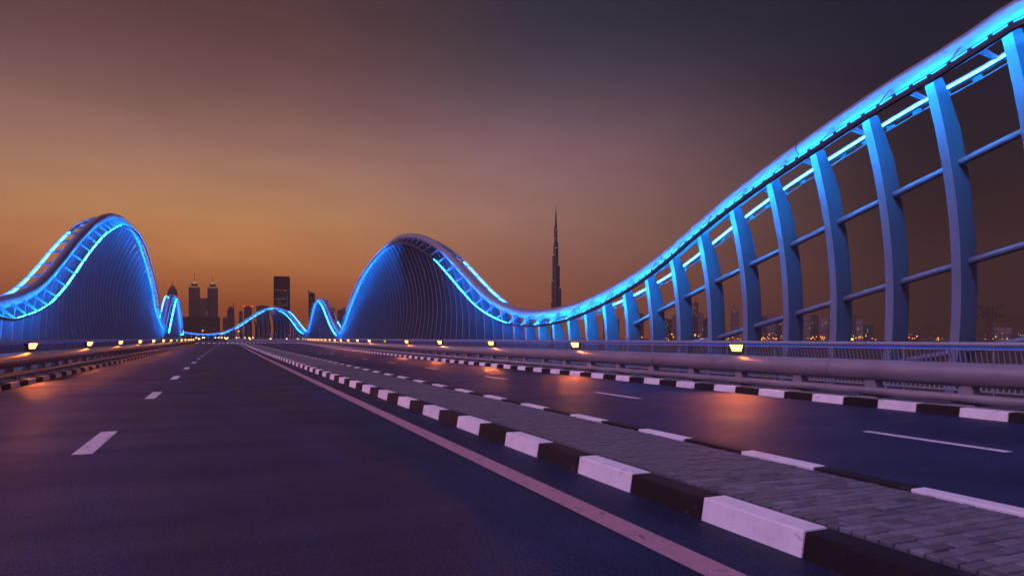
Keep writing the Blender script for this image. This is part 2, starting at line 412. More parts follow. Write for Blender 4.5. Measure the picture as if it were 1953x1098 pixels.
# ------------------------------------------------------------------ kerbs: one stone at a time
def kerb_run(plan, off, facing, first_white, length, s_end, width=0.2, height=0.16):
    """facing -1: the road lies on the inner (-N) side; stones span off..off+width"""
    base = structure(ribbon('kerb', MA['concrete'], plan, 0, s_end, off + .02, off + width - .02, 0.03, 2.0, 0.2))
    mats = (MA['kerb_white'], MA['kerb_black']); ms = []
    lean = 0.035
    for m in mats:
        mb = MB(); g = 0.004
        i0, i1 = (lean, 0) if facing < 0 else (0, lean)
        v = [(0, g, -.05), (width, g, -.05), (width, length - g, -.05), (0, length - g, -.05),
             (i0, g, height), (width - i1, g, height), (width - i1, length - g, height), (i0, length - g, height)]
        mb.add(v, box_vf(0, 1, 0, 1, 0, 1)[1]); ms.append(bevelled(mb.mesh('kerb_stone', m), .014, 2))
    k = math.floor((0 - first_white) / length); d = first_white + k * length; n = 0; rest = MB()
    rnd = random.Random(int(off * 100) + int(s_end))
    while d < s_end - length:
        if d >= 0:
            p, T, N = plan.at(d, 0); q = plan.at(d + length, 0)[0]
            t = (q - p).normalized(); nn = Vector((t.y, -t.x)) * plan.side
            o_ = off if plan.side > 0 else off
            x = nn; jz = rnd.uniform(-.004, .004); jx = rnd.uniform(-.004, .004)
            mw = Matrix(((x.x, t.x, 0, p.x + nn.x * (off + jx)), (x.y, t.y, 0, p.y + nn.y * (off + jx)), (0, 0, 1, jz), (0, 0, 0, 1)))
            me = ms[k % 2]
            if n < 295: ob('kerb_stone', me, base, mw)
            n += 1
        d += length; k += 1
    return base
kerb_run(med, 0.0, -1, 3.29 - Y0, 1.0, 225, .24, .17)
kerb_run(med, MEDW - .2, 1, 6.9 - Y0, 1.0, 225, .2, .17)
kerb_run(right, 0.0, -1, 7.31 - Y0, .83, 245, .22, .16)
kerb_run(left, 0.0, -1, 22.9 - Y0, .92, 215, .22, .16)

# ------------------------------------------------------------------ median paving, block by block
paving = structure(ribbon('pavement', MA['paver_bed'], med, 0, 225, .25, MEDW - .21, 0.135, 2.0, 0.12))
def paver_mesh(lx, ly, m):
    return bevelled(MB().box(.005, lx - .005, .005, ly - .005, -.04, .0).mesh('paving_block', m), .006, 1)
PW = MEDW - .21 - .25
pm = [paver_mesh(.2, .1, MA['paver']), paver_mesh(.2, .1, MA['paver_b'])]
pmh = [paver_mesh(.1, .1, MA['paver']), paver_mesh(.1, .1, MA['paver_b'])]
ncol = int(PW / .2)
slack = (PW - ncol * .2) / 2
rest = MB(); blocks = []
rp = random.Random(3)
row = 0; y = 0.6
while y < 32:
    sh = (row % 2) * .1
    x = 3.39 + .25 + slack
    xs = [(x + .2 * i + sh, .2) for i in range(ncol - (1 if sh else 0))]
    if sh: xs = [(x, .1)] + xs + [(x + .2 * ncol - .1, .1)]
    for (xx, w) in xs:
        blocks.append((xx, y, w, rp.random() < .3, rp.uniform(-.0035, .0035), rp.uniform(-.012, .012)))
    y += .1; row += 1
blocks.sort(key=lambda b: abs(b[1] - 2.9))
for i, (xx, yy, w, dk, dz, rz) in enumerate(blocks):
    if i < 295:
        me = (pm if w > .15 else pmh)[1 if dk else 0]
        ob('paving_block', me, paving, Matrix.Translation((xx, yy, .162 + dz)) @ Matrix.Rotation(rz, 4, 'Z'))
    else:
        rest.box(xx + .005, xx + w - .005, yy + .005, yy + .095, .125, .160 + dz)
o = rest.obj('paving_block_field', MA['paver'], paving); o['kind'] = 'stuff'
ribbon('paving_far', MA['paver'], med, 32.05 - Y0, 225, .26, MEDW - .22, 0.160, 2.0, 0.05, paving)

# ------------------------------------------------------------------ wave arches
TAB_R = sorted([(1953, 32), (1900, 60), (1850, 86), (1800, 116), (1750, 144), (1700, 175), (1650, 206), (1600, 241), (1550, 274), (1500, 308), (1450, 344),
    (1400, 382), (1350, 424), (1300, 468), (1250, 508), (1200, 540), (1150, 567), (1100, 588), (1060, 597), (1020, 600), (990, 597), (960, 585), (940, 574),
    (920, 557), (900, 536), (880, 513), (860, 491), (845, 476), (830, 466), (815, 457), (800, 452), (785, 450), (770, 451), (755, 457), (740, 468), (725, 483),
    (710, 502), (695, 525), (685, 546), (675, 570), (665, 597), (657, 620), (650, 634), (645, 630), (640, 622), (635, 612), (630, 600), (625, 587), (620, 577),
    (615, 571), (610, 569), (606, 571), (601, 581), (597, 596), (593, 614), (588, 629), (584, 633), (578, 630), (570, 621), (562, 610), (555, 601), (548, 594),
    (540, 590), (530, 587), (522, 586), (512, 587), (500, 591), (490, 596), (480, 602), (470, 609), (460, 616), (450, 623), (440, 628), (430, 632), (420, 635),
    (410, 636), (400, 637), (385, 637), (370, 636), (355, 634), (340, 631), (320, 627), (200, 627)])
TAB_L = sorted([(0, 577), (33, 569), (65, 552), (87, 531), (109, 504), (131, 474), (153, 448), (175, 427), (197, 415), (210, 412), (229, 417), (247, 433),
    (260, 455), (266, 473), (277, 507), (288, 551), (293, 584), (302, 613), (308, 625), (312, 629), (315.5, 608), (319, 587), (322.6, 570), (327, 562),
    (333, 566), (337, 580), (339.5, 600), (341.6, 616), (343, 630)])
def lean_co(Hh):
    h = min(Hh, 11.5) / 10.0
    return 3.3 * h ** 2.8 + .36 * h, -4.4 * h ** 2.2 - .24 * h
RIB_D, RIB_W, TUBE_R, BAY = 0.58, 0.22, 0.27, 1.70
class Wave:
    def __init__(s, plan, tab, is_right):
        s.plan, s.tab, s.r = plan, tab, is_right
        s.step = BAY / 4; s.n = int((plan.len - 42) / s.step); s.z = []; s.px = []
        for i in range(s.n + 1):
            d = i * s.step; z = 4.0
            for _ in range(6):
                a, c = lean_co(z); p, T, N = plan.at(d, OFF_RIB + a + c + .2); px, Z = proj(p.x, p.y)
                if is_right:
                    if p.y < 8.9 and p.x > 5: z2 = 8.05 + .35 * math.cos((p.y - 4) / 4.9 * .9) - .35 * math.cos(.9)
                    else: z2 = H_CAM + (VPY - interp(tab, px)) * Z / F_PX
                else:
                    if p.y < 34.5 and p.x > -12: z2 = 2.75 + (1 - math.cos(math.pi * (34.5 - p.y) / 30.0)) * 2.9
                    elif d > s.plan.s_of_y(160): z2 = 2.9
                    else: z2 = H_CAM + (VPY - interp(tab, px)) * Z / F_PX
                z = z * .4 + max(2.0, min(13, z2)) * .6
            s.z.append(z); s.px.append(px)
        for _ in range(3):
            s.z = [s.z[0]] + [(s.z[i - 1] + 2 * s.z[i] + s.z[i + 1]) / 4 for i in range(1, s.n)] + [s.z[-1]]
    def zc(s, d):
        t = max(0, min(s.n - 1e-6, d / s.step)); i = int(t); t -= i
        return s.z[i] * (1 - t) + s.z[i + 1] * t
    def pxat(s, d): return s.px[max(0, min(s.n, int(round(d / s.step))))]
    def centre(s, d):
        z = s.zc(d); a, c = lean_co(z); p, T, N = s.plan.at(d, OFF_RIB + a + c + .2)
        return v3(p, z), T, N
    def frame(s, d):
        c, T, N = s.centre(d); e = .3
        t = (s.centre(min(s.n * s.step, d + e))[0] - s.centre(max(0, d - e))[0]).normalized()
        N3 = Vector((N.x, N.y, 0)); b = (N3 - t * N3.dot(t)).normalized()
        n = b.cross(t); n = n if n.z > 0 else -n
        return c, t, b, n
def lit(px, ranges): return any(a <= px <= b for a, b in ranges)
def build_wave(plan, tab, is_right, label, inner_lit, outer_lit, strut_lines, phase):
    W = Wave(plan, tab, is_right)
    root = empty('wave_arch', v3(plan.at(plan.s_of_y(30), OFF_RIB)[0], -0.12), label, 'bridge arch', 'blue-lit wave arches of the bridge')
    end = W.n * W.step - .5
    # ribs
    d = phase; ribs = []
    while d < end - .3:
        ribs.append(d); d += BAY
    for d in ribs:
        zc = W.zc(d); a, c = lean_co(zc); p, T, N = plan.at(d, OFF_RIB)
        hw = (.22 if p.y < 26 else max(.135, .22 - (p.y - 26) * .0055)) / 2
        top = zc - TUBE_R * .75; seg = 8 if zc < 4 else 14; v = []; f = []
        for i in range(seg + 1):
            z = -0.14 + (top + 0.14) * i / seg; t = max(0, z / zc); off = a * t + c * t * t
            o0 = off; o1 = off + RIB_D
            up = top - z
            if up < .9: o1 = o0 + RIB_D * (.62 + .38 * up / .9)
            for (oo, ww) in ((o0, -hw), (o1, -hw), (o1, hw), (o0, hw)):
                v.append(v3(p + N * oo + T * ww, z))
        for i in range(seg):
            for j in range(4):
                k = (j + 1) % 4; f.append((i * 4 + j, i * 4 + k, i * 4 + 4 + k, i * 4 + 4 + j))
        f += [(3, 2, 1, 0), (seg * 4, seg * 4 + 1, seg * 4 + 2, seg * 4 + 3)]
        wob('rib', v, f, MA['white_steel'], root)
    # tube in shop-welded lengths
    ring_ = circ(TUBE_R, 20); SEGL = BAY * 4; d = 0.0
    while d < end - 1:
        e = min(end, d + SEGL); fr = [W.frame(d + (e - d) * i / 10) for i in range(11)]
        v, f = sweep([q[0] + q[1] * (.006 if i == 0 else (-.006 if i == 10 else 0)) for i, q in enumerate(fr)], [(q[2], q[3]) for q in fr], ring_, True, False)
        wob('tube_section', v, f, MA['tube'], root, True)
        c_, t_, b_, n_ = W.frame(e)
        v, f = sweep([c_ - t_ * .02, c_ + t_ * .02], [(b_, n_)] * 2, circ(TUBE_R + .008, 20))
        wob('joint_collar', v, f, MA['bolt'], root, False)
        d = e
    # light trays, brackets, led strips
    A_OFF, D_OFF = .62, .56
    bm_ = MB(); bm_.add([(0, -.05, -.08), (0, .05, -.08), (0, .05, .08), (0, -.05, .08), (1, -.03, -.03), (1, .03, -.03), (1, .03, .03), (1, -.03, .03)], box_vf(0, 1, 0, 1, 0, 1)[1])
    br = bm_.mesh('bracket', MA['bracket'])
    for side, nm, rng in ((-1, 'inner', inner_lit), (1, 'outer', outer_lit)):
        A_OFF, D_OFF = (.74, .60) if side < 0 else (.92, .16)
        d = 0.0
        while d < end - 1:
            e = min(end, d + SEGL); fr = [W.frame(d + (e - d) * i / 8) for i in range(9)]
            mb = MB()
            path = [q[0] + q[2] * side * A_OFF - q[3] * D_OFF for q in fr]; frm = [(q[2] * side, q[3]) for q in fr]
            mb.add(*sweep(path, frm, rect(.045, .062, .055, .08)))
            mb.add(*sweep(path, frm, rect(.045, .065, -.09, -.065)))
            mb.add(*sweep(path, frm, rect(-.045, .045, -.085, -.075)))
            mb.add(*sweep(path, frm, rect(.048, .056, -.064, .02)))
            if side > 0:
                mb.add(*sweep(path, frm, rect(.046, .060, -.21, -.18)))
                for i in range(9):
                    q = W.frame(d + (e - d) * (i + .5) / 9); pp = q[0] + q[2] * side * A_OFF - q[3] * D_OFF
                    mb.add(*sweep([pp - q[1] * .12, pp + q[1] * .12], [(q[2] * side, q[3])] * 2, rect(.047, .057, -.178, -.092)))
            m = int((e - d) / .42)
            for i in range(m + 1):
                q = W.frame(d + (e - d) * i / m); pp = q[0] + q[2] * side * A_OFF - q[3] * D_OFF
                mb.add(*sweep([pp - q[1] * .05, pp + q[1] * .05], [(q[2] * side, q[3])] * 2, rect(.0465, .060, -.08, .07)))
            mb.obj('light_tray', MA['tray_backlit'] if side < 0 else MA['bracket'], root)  # inner tray coloured dark as if backlit, outer one lighter as if lit
            d = e
        for d in ribs:
            dm = d + BAY * .5
            if dm > end: break
            c, t, b, n = W.frame(dm)
            p0 = c + (b * side * TUBE_R * .8 - n * TUBE_R * .5 if side < 0 else b * TUBE_R * .94 + n * TUBE_R * .05); p1 = c + b * side * (A_OFF + .045) - n * (D_OFF - .0)
            x = p1 - p0; ln = x.length; xh = x.normalized(); yh = t; zh = xh.cross(yh)
            mw = Matrix(((x.x, yh.x, zh.x, p0.x), (x.y, yh.y, zh.y, p0.y), (x.z, yh.z, zh.z, p0.z), (0, 0, 0, 1)))
            ob('bracket', br, root, mw)
        for d in ribs:
            if d + BAY > end or not lit(W.pxat(d + BAY / 2), rng): continue
            fr = [W.frame(d + BAY * i / 3) for i in range(4)]
            path = [q[0] + q[2] * side * (A_OFF - .02) - q[3] * (D_OFF + .02) for q in fr]; frm = [(q[2] * side, q[3]) for q in fr]
            v, f = sweep(path, frm, rect(-.028, .028, -.022, .022) if side < 0 else rect(-.022, .022, -.018, .018))
            wob('led_strip', v, f, MA['led_outer' if side > 0 else ('led' if is_right and W.pxat(d) > 1040 else 'led_hump')], root)
    d = 1.0
    while d < end - 2:
        L = plan.line(d, min(end, d + SEGL - .3), 1.7, 3.02)
        wob('base_light', *sweep([v3(p, -.06) for p, T, N in L], [(Vector((N.x, N.y, 0)), Vector((0, 0, 1))) for p, T, N in L], rect(-.05, .05, -.05, .03)), MA['base_led'], root)
        d += SEGL
    # bracing pipes between ribs, each length with a sleeve
    for pts in strut_lines:
        for d0, d1 in zip(ribs, ribs[1:]):
            y0_, y1_ = plan.at(d0)[0].y, plan.at(d1)[0].y
            if y0_ < pts[0][0] - 1 or y1_ > pts[-1][0] + 1: continue
            q = []
            for dd, yy in ((d0, y0_), (d1, y1_)):
                z = interp(pts, yy); zc = W.zc(dd); a, c = lean_co(zc); t = z / zc
                pp, T, N = plan.at(dd, OFF_RIB + a * t + c * t * t + RIB_D * .55); q.append(v3(pp, z))
            u = (q[1] - q[0]).normalized()
            s_ = MB().bar(q[0] + u * .02, q[1] - u * .02, .085, 12, False).obj('bracing_pipe', MA['white_steel'], root, True)
            MB().bar(q[0] + u * .10, q[0] + u * .24, .096, 12).obj('sleeve', MA['rail'], s_)
    return root, W
struts_R = [[(6.5, 6.25), (8.9, 5.85), (19.0, 3.35), (24.5, 1.9)], [(4.5, 4.6), (8.5, 3.6), (17.0, 1.85), (20.0, 1.2)], [(4.5, 2.3), (8.8, 1.45), (12.4, 0.75)]]
ph = (10.6 - Y0) % BAY
rootR, WR = build_wave(right, TAB_R, True, 'white steel wave arch with blue lights rising beside the two-lane carriageway with the wide kerb', [(-500, 752), (845, 9999)],
    [(1120, 9999), (858, 942), (650, 762), (-500, 612), (634, 648)], struts_R, ph)
rootL, WL = build_wave(left, TAB_L, False, 'white steel wave arch with blue lights beside the carriageway with the yellow edge line', [(-9999, 9999)],
    [(48, 168), (225, 9999)], [], .4)
rootR['label'] = 'blue-lit white wave arch with bracing pipes between its ribs, running on round the far bend'
rootL['label'] = 'blue-lit white wave arch with one tall hump and one narrow hump, no bracing pipes'

# ------------------------------------------------------------------ pedestrian railings
def build_railing(plan, label, y_first, s_end):
    root = empty('pedestrian_railing', v3(plan.at(plan.s_of_y(20), OFF_RAIL)[0], .17), label, 'railing', 'tubular pedestrian railings of the bridge')
    up = Vector((0, 0, 1))
    d = 0.0
    while d < s_end:
        e = min(s_end, d + 6.0); L = plan.line(d + .006, e - .006, 1.5, OFF_RAIL)
        pts = [v3(p, 1.27) for p, T, N in L]; fr = [(Vector((N.x, N.y, 0)), up) for p, T, N in L]
        wob('handrail', *sweep(pts, fr, circ(.055, 12), True, False), MA['rail'], root, True)
        wob('rail_light', *sweep(pts, fr, rect(-.02, .03, -.085, -.06)), MA['rail_led'], root)
        mb = MB(); mb.add(*sweep(pts, fr, rect(-.03, .03, -.115, -.09))); mb.obj('top_bar', MA['rail'], root)
        mb = MB(); mb.add(*sweep(pts, fr, rect(-.025, .025, -.99, -.955))); mb.obj('bottom_bar', MA['rail'], root)
        d = e
    # posts
    pv = MB(); pv.box(-.035, .035, -.012, .012, 0, 1.16); pme = pv.mesh('post', MA['rail'])
    bv = []; bf = []
    prof = [(0.0, .30), (.05, .45), (.085, .68), (.06, .92), (0.0, 1.165)]
    for (x, z) in prof:
        bv += [(x - .012, -.012, z), (x + .012, -.012, z), (x + .012, .012, z), (x - .012, .012, z)]
    for i in range(4):
        for j in range(4):
            k = (j + 1) % 4; bf.append((4 * i + j, 4 * i + k, 4 * i + 4 + k, 4 * i + 4 + j))
    bme = mesh('baluster', bv, bf, MA['rail'])
    s0 = plan.s_of_y(y_first); n = 0; d = 0.05; rest = MB()
    def mw_at(d, z=0):
        p, T, N = plan.at(d, OFF_RAIL)
        return Matrix(((N.x, T.x, 0, p.x), (N.y, T.y, 0, p.y), (0, 0, 1, z), (0, 0, 0, 1)))
    while d < min(s_end, 130):
        if s0 <= d and n < 290: ob('baluster', bme, root, mw_at(d)); n += 1
        else:
            m = mw_at(d); rest.add([m @ Vector(q) for q in bv], bf)
        d += .112
    while d < s_end:
        m = mw_at(d); rest.add([m @ Vector(q) for q in bv], bf); d += .22
    o = rest.obj('baluster_run', MA['rail'], root); o['kind'] = 'stuff'
    d = 1.0; k = 0
    while d < min(s_end, 240):
        ob('post', pme, root, mw_at(d, .16)); d += 2.0
build_railing(right, 'lavender tubular handrail with bowed balusters below the braced wave arch', 3.0, 245)
build_railing(left, 'tubular handrail with bowed balusters below the arch with one tall hump', 22.0, 215)

# ------------------------------------------------------------------ guard rails
def build_guard(plan, label, seam_y, s_end):
    root = empty('guard_rail', v3(plan.at(plan.s_of_y(20), OFF_PIPE)[0], .17), label, 'guard rail', 'double pipe guard rails along the kerbs')
    up = Vector((0, 0, 1)); seam = plan.s_of_y(seam_y) % 6.0; d = seam - 6.0
    while d < s_end:
        a, e = max(0, d), min(s_end, d + 6.0)
        L = plan.line(a + .008, e - .008, 1.2, OFF_PIPE)
        fr = [(Vector((N.x, N.y, 0)), up) for p, T, N in L]
        wob('top_pipe', *sweep([v3(p, .73) for p, T, N in L], fr, circ(.225, 24), True, False), MA['pipe'], root, True)
        if e < s_end:
            p, T, N = plan.at(e, OFF_PIPE); MB().bar(v3(p - T * .03, .73), v3(p + T * .03, .73), .215, 20).obj('pipe_coupling', MA['bolt'], root)
        L = plan.line(a + .006, e - .006, 1.2, OFF_LOW); fr = [(Vector((N.x, N.y, 0)), up) for p, T, N in L]
        wob('lower_pipe', *sweep([v3(p, .31) for p, T, N in L], fr, circ(.08, 14), True, False), MA['pipe'], root, True)
        d += 6.0
    # legs: tapered steel posts with base plate, stub to the lower pipe and bolts
    leg = MB()
    leg.add([(-.10, -.20, 0.02), (.22, -.20, 0.02), (.22, .20, 0.02), (-.10, .20, 0.02), (-.09, -.09, .42), (.09, -.09, .42), (.09, .09, .42), (-.09, .09, .42)], box_vf(0, 1, 0, 1, 0, 1)[1])
    lme = bevelled(leg.mesh('leg', MA['rail']), .012, 1)
    plate = MB().box(-.20, .28, -.24, .24, 0, .022).mesh('base_plate', MA['rail'])
    stub = MB().bar((-.17, 0, .13), (-.05, 0, .16), .04, 8).mesh('pipe_stub', MA['bolt'])
    bl = MB()
    for (x, y) in ((-.16, -.2), (-.16, .2)): bl.bar((x, y, .02), (x, y, .06), .022, 6)
    ble = bl.mesh('anchor_bolts', MA['bolt'])
    d = (plan.s_of_y(seam_y) + 1.0) % 2.0
    while d < min(s_end, 220):
        p, T, N = plan.at(d, OFF_PIPE)
        mw = Matrix(((N.x, T.x, 0, p.x), (N.y, T.y, 0, p.y), (0, 0, 1, .17), (0, 0, 0, 1)))
        o = ob('leg', lme, root, mw)
        if d < 75:
            for nm, me in (('base_plate', plate), ('pipe_stub', stub), ('anchor_bolts', ble)):
                c = bpy.data.objects.new(nm, me); col.objects.link(c); c.parent = o
        d += 2.0
build_guard(right, 'thick and thin pipe guard rail on tapered legs below the handrail of the braced arch', 11.3, 245)
build_guard(left, 'thick and thin pipe guard rail on tapered legs beside the tall-humped arch', 22.0, 215)

# ------------------------------------------------------------------ floodlights on the guard rail
def flood_meshes():
    h = MB()   # tapering housing: wide at the top, lens on the -X side
    w0, w1, t0, t1, zb, zt = .13, .19, .10, .12, .05, .24
    h.add([(-t0, -w0, zb), (.06, -w0 * .8, zb), (.06, w0 * .8, zb), (-t0, w0, zb), (-t1 - .03, -w1, zt), (.08, -w1 * .8, zt), (.08, w1 * .8, zt), (-t1 - .03, w1, zt)], box_vf(0, 1, 0, 1, 0, 1)[1])
    house = bevelled(h.mesh('housing', MA['bolt']), .008, 1)
    ln = MB(); e = .006
    ln.add([(-t0 - .004 - e, w0 - .012, zb + .012), (-t0 - .004 - e, -w0 + .012, zb + .012), (-t1 - .03 - e, -w1 + .014, zt - .012), (-t1 - .03 - e, w1 - .014, zt - .012),
            (-t0 + .01, w0 - .012, zb + .012), (-t0 + .01, -w0 + .012, zb + .012), (-t1 - .01, -w1 + .014, zt - .012), (-t1 - .01, w1 - .014, zt - .012)], [(0, 1, 2, 3), (7, 6, 5, 4), (0, 4, 5, 1), (1, 5, 6, 2), (2, 6, 7, 3), (3, 7, 4, 0)])
    br = MB(); br.box(-.03, .03, -.14, .14, -.012, .008); br.box(-.02, .02, -.155, -.14, -.01, .16); br.box(-.02, .02, .14, .155, -.01, .16)
    br.box(-.05, .05, -.05, .05, -.05, -.01)
    return house, ln, br.mesh('mount_bracket', MA['bolt'])
FH, FLN, FB = flood_meshes()
LENS = {k: FLN.mesh('lens', MA[k]) for k in ('flood', 'flood_dim', 'flood_green')}
def floodlight(plan, d, kind, label, group, power, lamp=True, yaw=25, big=1.0):
    p, T, N = plan.at(d, OFF_PIPE)
    base = empty('floodlight', v3(p, .975), label, 'floodlight', group)
    a = math.atan2(N.y, N.x) + R(yaw) * plan.side
    base.matrix_basis = Matrix.Translation(v3(p, 1.0)) @ Matrix.Rotation(a, 4, 'Z') @ Matrix.Scale(big, 4)
    for nm, me in (('housing', FH), ('lens', LENS[kind]), ('mount_bracket', FB)):
        o = bpy.data.objects.new(nm, me); col.objects.link(o); o.parent = base
    if lamp:
        li = bpy.data.lights.new('flood_lamp', 'SPOT'); li.energy = power; li.color = (1.0, .21, .045); li.spot_size = R(132); li.spot_blend = .7; li.shadow_soft_size = .08
        lo = bpy.data.objects.new('flood_lamp', li); col.objects.link(lo); lo.parent = base
        lo.location = (-.22, 0, .14); lo.rotation_euler = Vector((-1, 0, -.18)).to_track_quat('-Z', 'Y').to_euler()
ordn = ['first', 'second', 'third', 'fourth', 'fifth', 'sixth', 'seventh', 'eighth', 'ninth', 'tenth', 'eleventh', 'twelfth', 'thirteenth', 'fourteenth', 'fifteenth', 'sixteenth',
        'seventeenth', 'eighteenth', 'nineteenth', 'twentieth']
k = 0; nb = 0; s0 = right.s_of_y(14.4)
GR, GL = 'orange floodlights on the guard rail below the braced arch', 'orange floodlights on the guard rail below the tall-humped arch'
while s0 + 9 * k < 262:
    d = s0 + 9 * k
    kind = 'flood_dim' if k == 5 else 'flood'
    if k == 5: lab = 'unlit yellowish floodlight on the guard rail between glowing orange ones'
    elif d > 195: nb = nb + 1; lab = '%s small orange floodlight round the far bend, counted from the narrow hump' % ordn[nb - 1]
    elif k == 0: lab = 'glowing orange floodlight on the thick pipe, right under the bracing pipes'
    elif k <= 4: lab = '%s orange floodlight up the rail from the bracing pipes, on the thick pipe' % ordn[k]
    else: lab = '%s orange floodlight beyond the unlit yellowish one on the same pipe' % ordn[k - 6]
    floodlight(right, d, kind, lab, GR, 330, lamp=(k != 5 and k < 26), yaw=28 if d < 190 else 0, big=1.0 if d < 190 else 1.7)
    k += 1
k = 0; s0 = left.s_of_y(27.1)
while s0 + 10.5 * k < 190:
    d = s0 + 10.5 * k - (10.5 if False else 0)
    kind = 'flood_green' if k == 7 else 'flood'
    lab = 'small green-glowing floodlight on the guard rail of the tall-humped arch' if k == 7 else \
        ('%s orange floodlight along the rail from where the tall hump starts to rise' % ordn[k] if k < 5 else '%s small orange floodlight on the pipe after the fifth under the tall hump' % ordn[k - 5])
    floodlight(left, d, kind, lab, GL, 330, lamp=(k != 7), yaw=28 if d < 168 else 0)
    k += 1
floodlight(left, left.s_of_y(16.6), 'flood', 'orange floodlight on the guard rail before the tall hump, standing alone', GL, 330)
# ------------------------------------------------------------------ small white lamps at the feet of the far ribs
fm = MB(); fm.box(-.12, .10, -.16, .16, 0, .06); fm.frustum(0, 0, .06, .34, .09, .15, .12, .20); fme = fm.mesh('housing', MA['bolt'])
fl = MB(); fl.box(-.16, -.118, -.17, .17, .08, .32); fle = fl.mesh('lens', MA['foot_lamp'])
sarc = right.s_of_y(200)
for px_t in (376, 386, 392, 412, 418, 424, 429, 437, 452, 457, 462, 468, 476, 485):
    best = min((abs(proj(*right.at(sarc + i * .5, 2.9)[0])[0] - px_t), sarc + i * .5) for i in range(0, 160))[1]
    p, T, N = right.at(best, 2.5)
    o = empty('foot_lamp', v3(p, 1.42), 'small pale yellow lamp shining at the foot of the far arch ribs', 'lamp', 'pale lamps at the foot of the far arch', math.atan2(N.y, N.x))
    for nm, me in (('housing', fme), ('lens', fle)):
        c = bpy.data.objects.new(nm, me); col.objects.link(c); c.parent = o
    st = MB().bar((0, 0, -1.25), (0, 0, .02), .03, 6).mesh('stand', MA['bolt']); c = bpy.data.objects.new('stand', st); col.objects.link(c); c.parent = o

# ------------------------------------------------------------------ road signs at the bend
def chevron_sign(px_t):
    best = min((abs(proj(*right.at(sarc - 20 + i * .5, 1.4)[0])[0] - px_t), sarc - 20 + i * .5) for i in range(0, 180))[1]
    p, T, N = right.at(best, 1.4)
    rz = math.atan2(p.y, p.x) - math.pi / 2
    o = empty('chevron_sign', v3(p, .17), 'white square board with black left-pointing chevron at the far bend', 'road sign', 'chevron boards at the far bend', rz)
    def part(mb, nm, m):
        c = bpy.data.objects.new(nm, mb.mesh(nm, m)); col.objects.link(c); c.parent = o
    part(MB().bar((0, .06, 0), (0, .06, 2.2), .04, 8), 'post', MA['rail'])
    part(MB().box(-.66, .66, -.01, .02, 1.3, 2.7), 'board', MA['sign_white'])
    ch = MB(); s = 1
    for sg in (1, -1):
        pts = [(-.60, 2.0), (-.10, 2.0), (.58, 2.0 + sg * .64), (.08, 2.0 + sg * .64)]
        v = [(x, -.022, z) for x, z in pts] + [(x, -.012, z) for x, z in pts]
        ch.add(v, box_vf(0, 1, 0, 1, 0, 1)[1])
    part(ch, 'chevron', MA['sign_black'])
for px_t in (461, 511, 548, 567): chevron_sign(px_t)
p, T, N = right.at(right.s_of_y(150), 1.4)
o = empty('round_sign', v3(p, .17), 'round traffic sign with dark rim on a post before the narrow hump', 'road sign', None, math.atan2(p.y, p.x) - math.pi / 2)
for mb, nm, m in ((MB().bar((0, .05, 0), (0, .05, 2.7), .045, 8), 'post', MA['rail']), (MB().bar((0, .02, 3.0), (0, -.01, 3.0), .55, 28), 'disc', MA['sign_black']),
                  (MB().bar((0, -.012, 3.0), (0, -.02, 3.0), .43, 28), 'face', MA['sign_white']),
                  (MB().box(-.2, -.13, -.03, -.021, 2.84, 3.16).box(.0, .2, -.03, -.021, 2.84, 2.9).box(.0, .2, -.03, -.021, 3.1, 3.16).box(.0, .06, -.03, -.021, 2.9, 3.1).box(.14, .2, -.03, -.021, 2.9, 3.1), 'mark', MA['sign_black'])):
    c = bpy.data.objects.new(nm, mb.mesh(nm, m)); col.objects.link(c); c.parent = o

# ------------------------------------------------------------------ skyline
GZ = -7.0
def place(px, Z):
    xc = (px - 976.0) / F_PX
    return Vector((CO, -SI)) * (xc * Z) + Vector((SI, CO)) * Z
def hgt(py, Z): return H_CAM + (VPY - py) * Z / F_PX - GZ
class Tower:
    def __init__(s, name, px0, px1, Z, label, group='towers of the far skyline', depth=None):
        s.Z = Z; s.k = Z / F_PX; s.c = place((px0 + px1) / 2, Z); s.w = (px1 - px0) * s.k / 2
        s.px = (px0 + px1) / 2; s.d = depth or s.w
        s.root = empty(name, v3(s.c, GZ), label, 'skyscraper' , group, math.atan2(s.c.y, s.c.x) - math.pi / 2)
    def part(s, nm, mb, m, parent=None):
        c = bpy.data.objects.new(nm, mb.mesh(nm, m)); col.objects.link(c); c.parent = parent or s.root; return c
    def h(s, py): return hgt(py, s.Z)
    def x(s, px): return (px - s.px) * s.k
    def body(s, py, m=None, nm='wall', py0=None):
        mb = MB(); h = s.h(py); mb.box(-s.w, s.w, -s.d, s.d, 0, h)
        w = s.part(nm, mb, m or MA['facade'])
        # floor bands and piers stand proud of the glazing
        b = MB(); n = max(4, int(h / 14)); pw = s.w * .05
        for i in range(1, n): b.box(-s.w - .5, s.w + .5, -s.d - .5, s.d + .5, h * i / n - .7, h * i / n + .7)
        s.part('floor_bands', b, MA['facade_b'], w)
        b = MB()
        for sx in (-1, 1): b.box(sx * s.w - pw, sx * s.w + pw, -s.d - .9, -s.d + .5, 0, h)
        s.part('corner_piers', b, MA['facade_b'], w)
        return w
    def win(s, px, py, wpx=1.0, hpx=1.2, m='win_warm', nm='window'):
        x = s.x(px); z = s.h(py); a = wpx * s.k / 2; b = hpx * s.k / 2
        return s.part(nm, MB().box(x - a, x + a, -s.d - 1.6, -s.d - .6, z - b, z + b), MA[m])
    def windows(s, n, py0, py1, seed, m=('win_dim', 'win_dim', 'win_warm'), size=(.7, .9)):
        r = random.Random(seed); hw = s.w / s.k
        for _ in range(n):
            s.win(s.px + round(r.uniform(-.8, .8) * hw * 1.0, 1), r.uniform(py0, py1), size[0], size[1], r.choice(m))
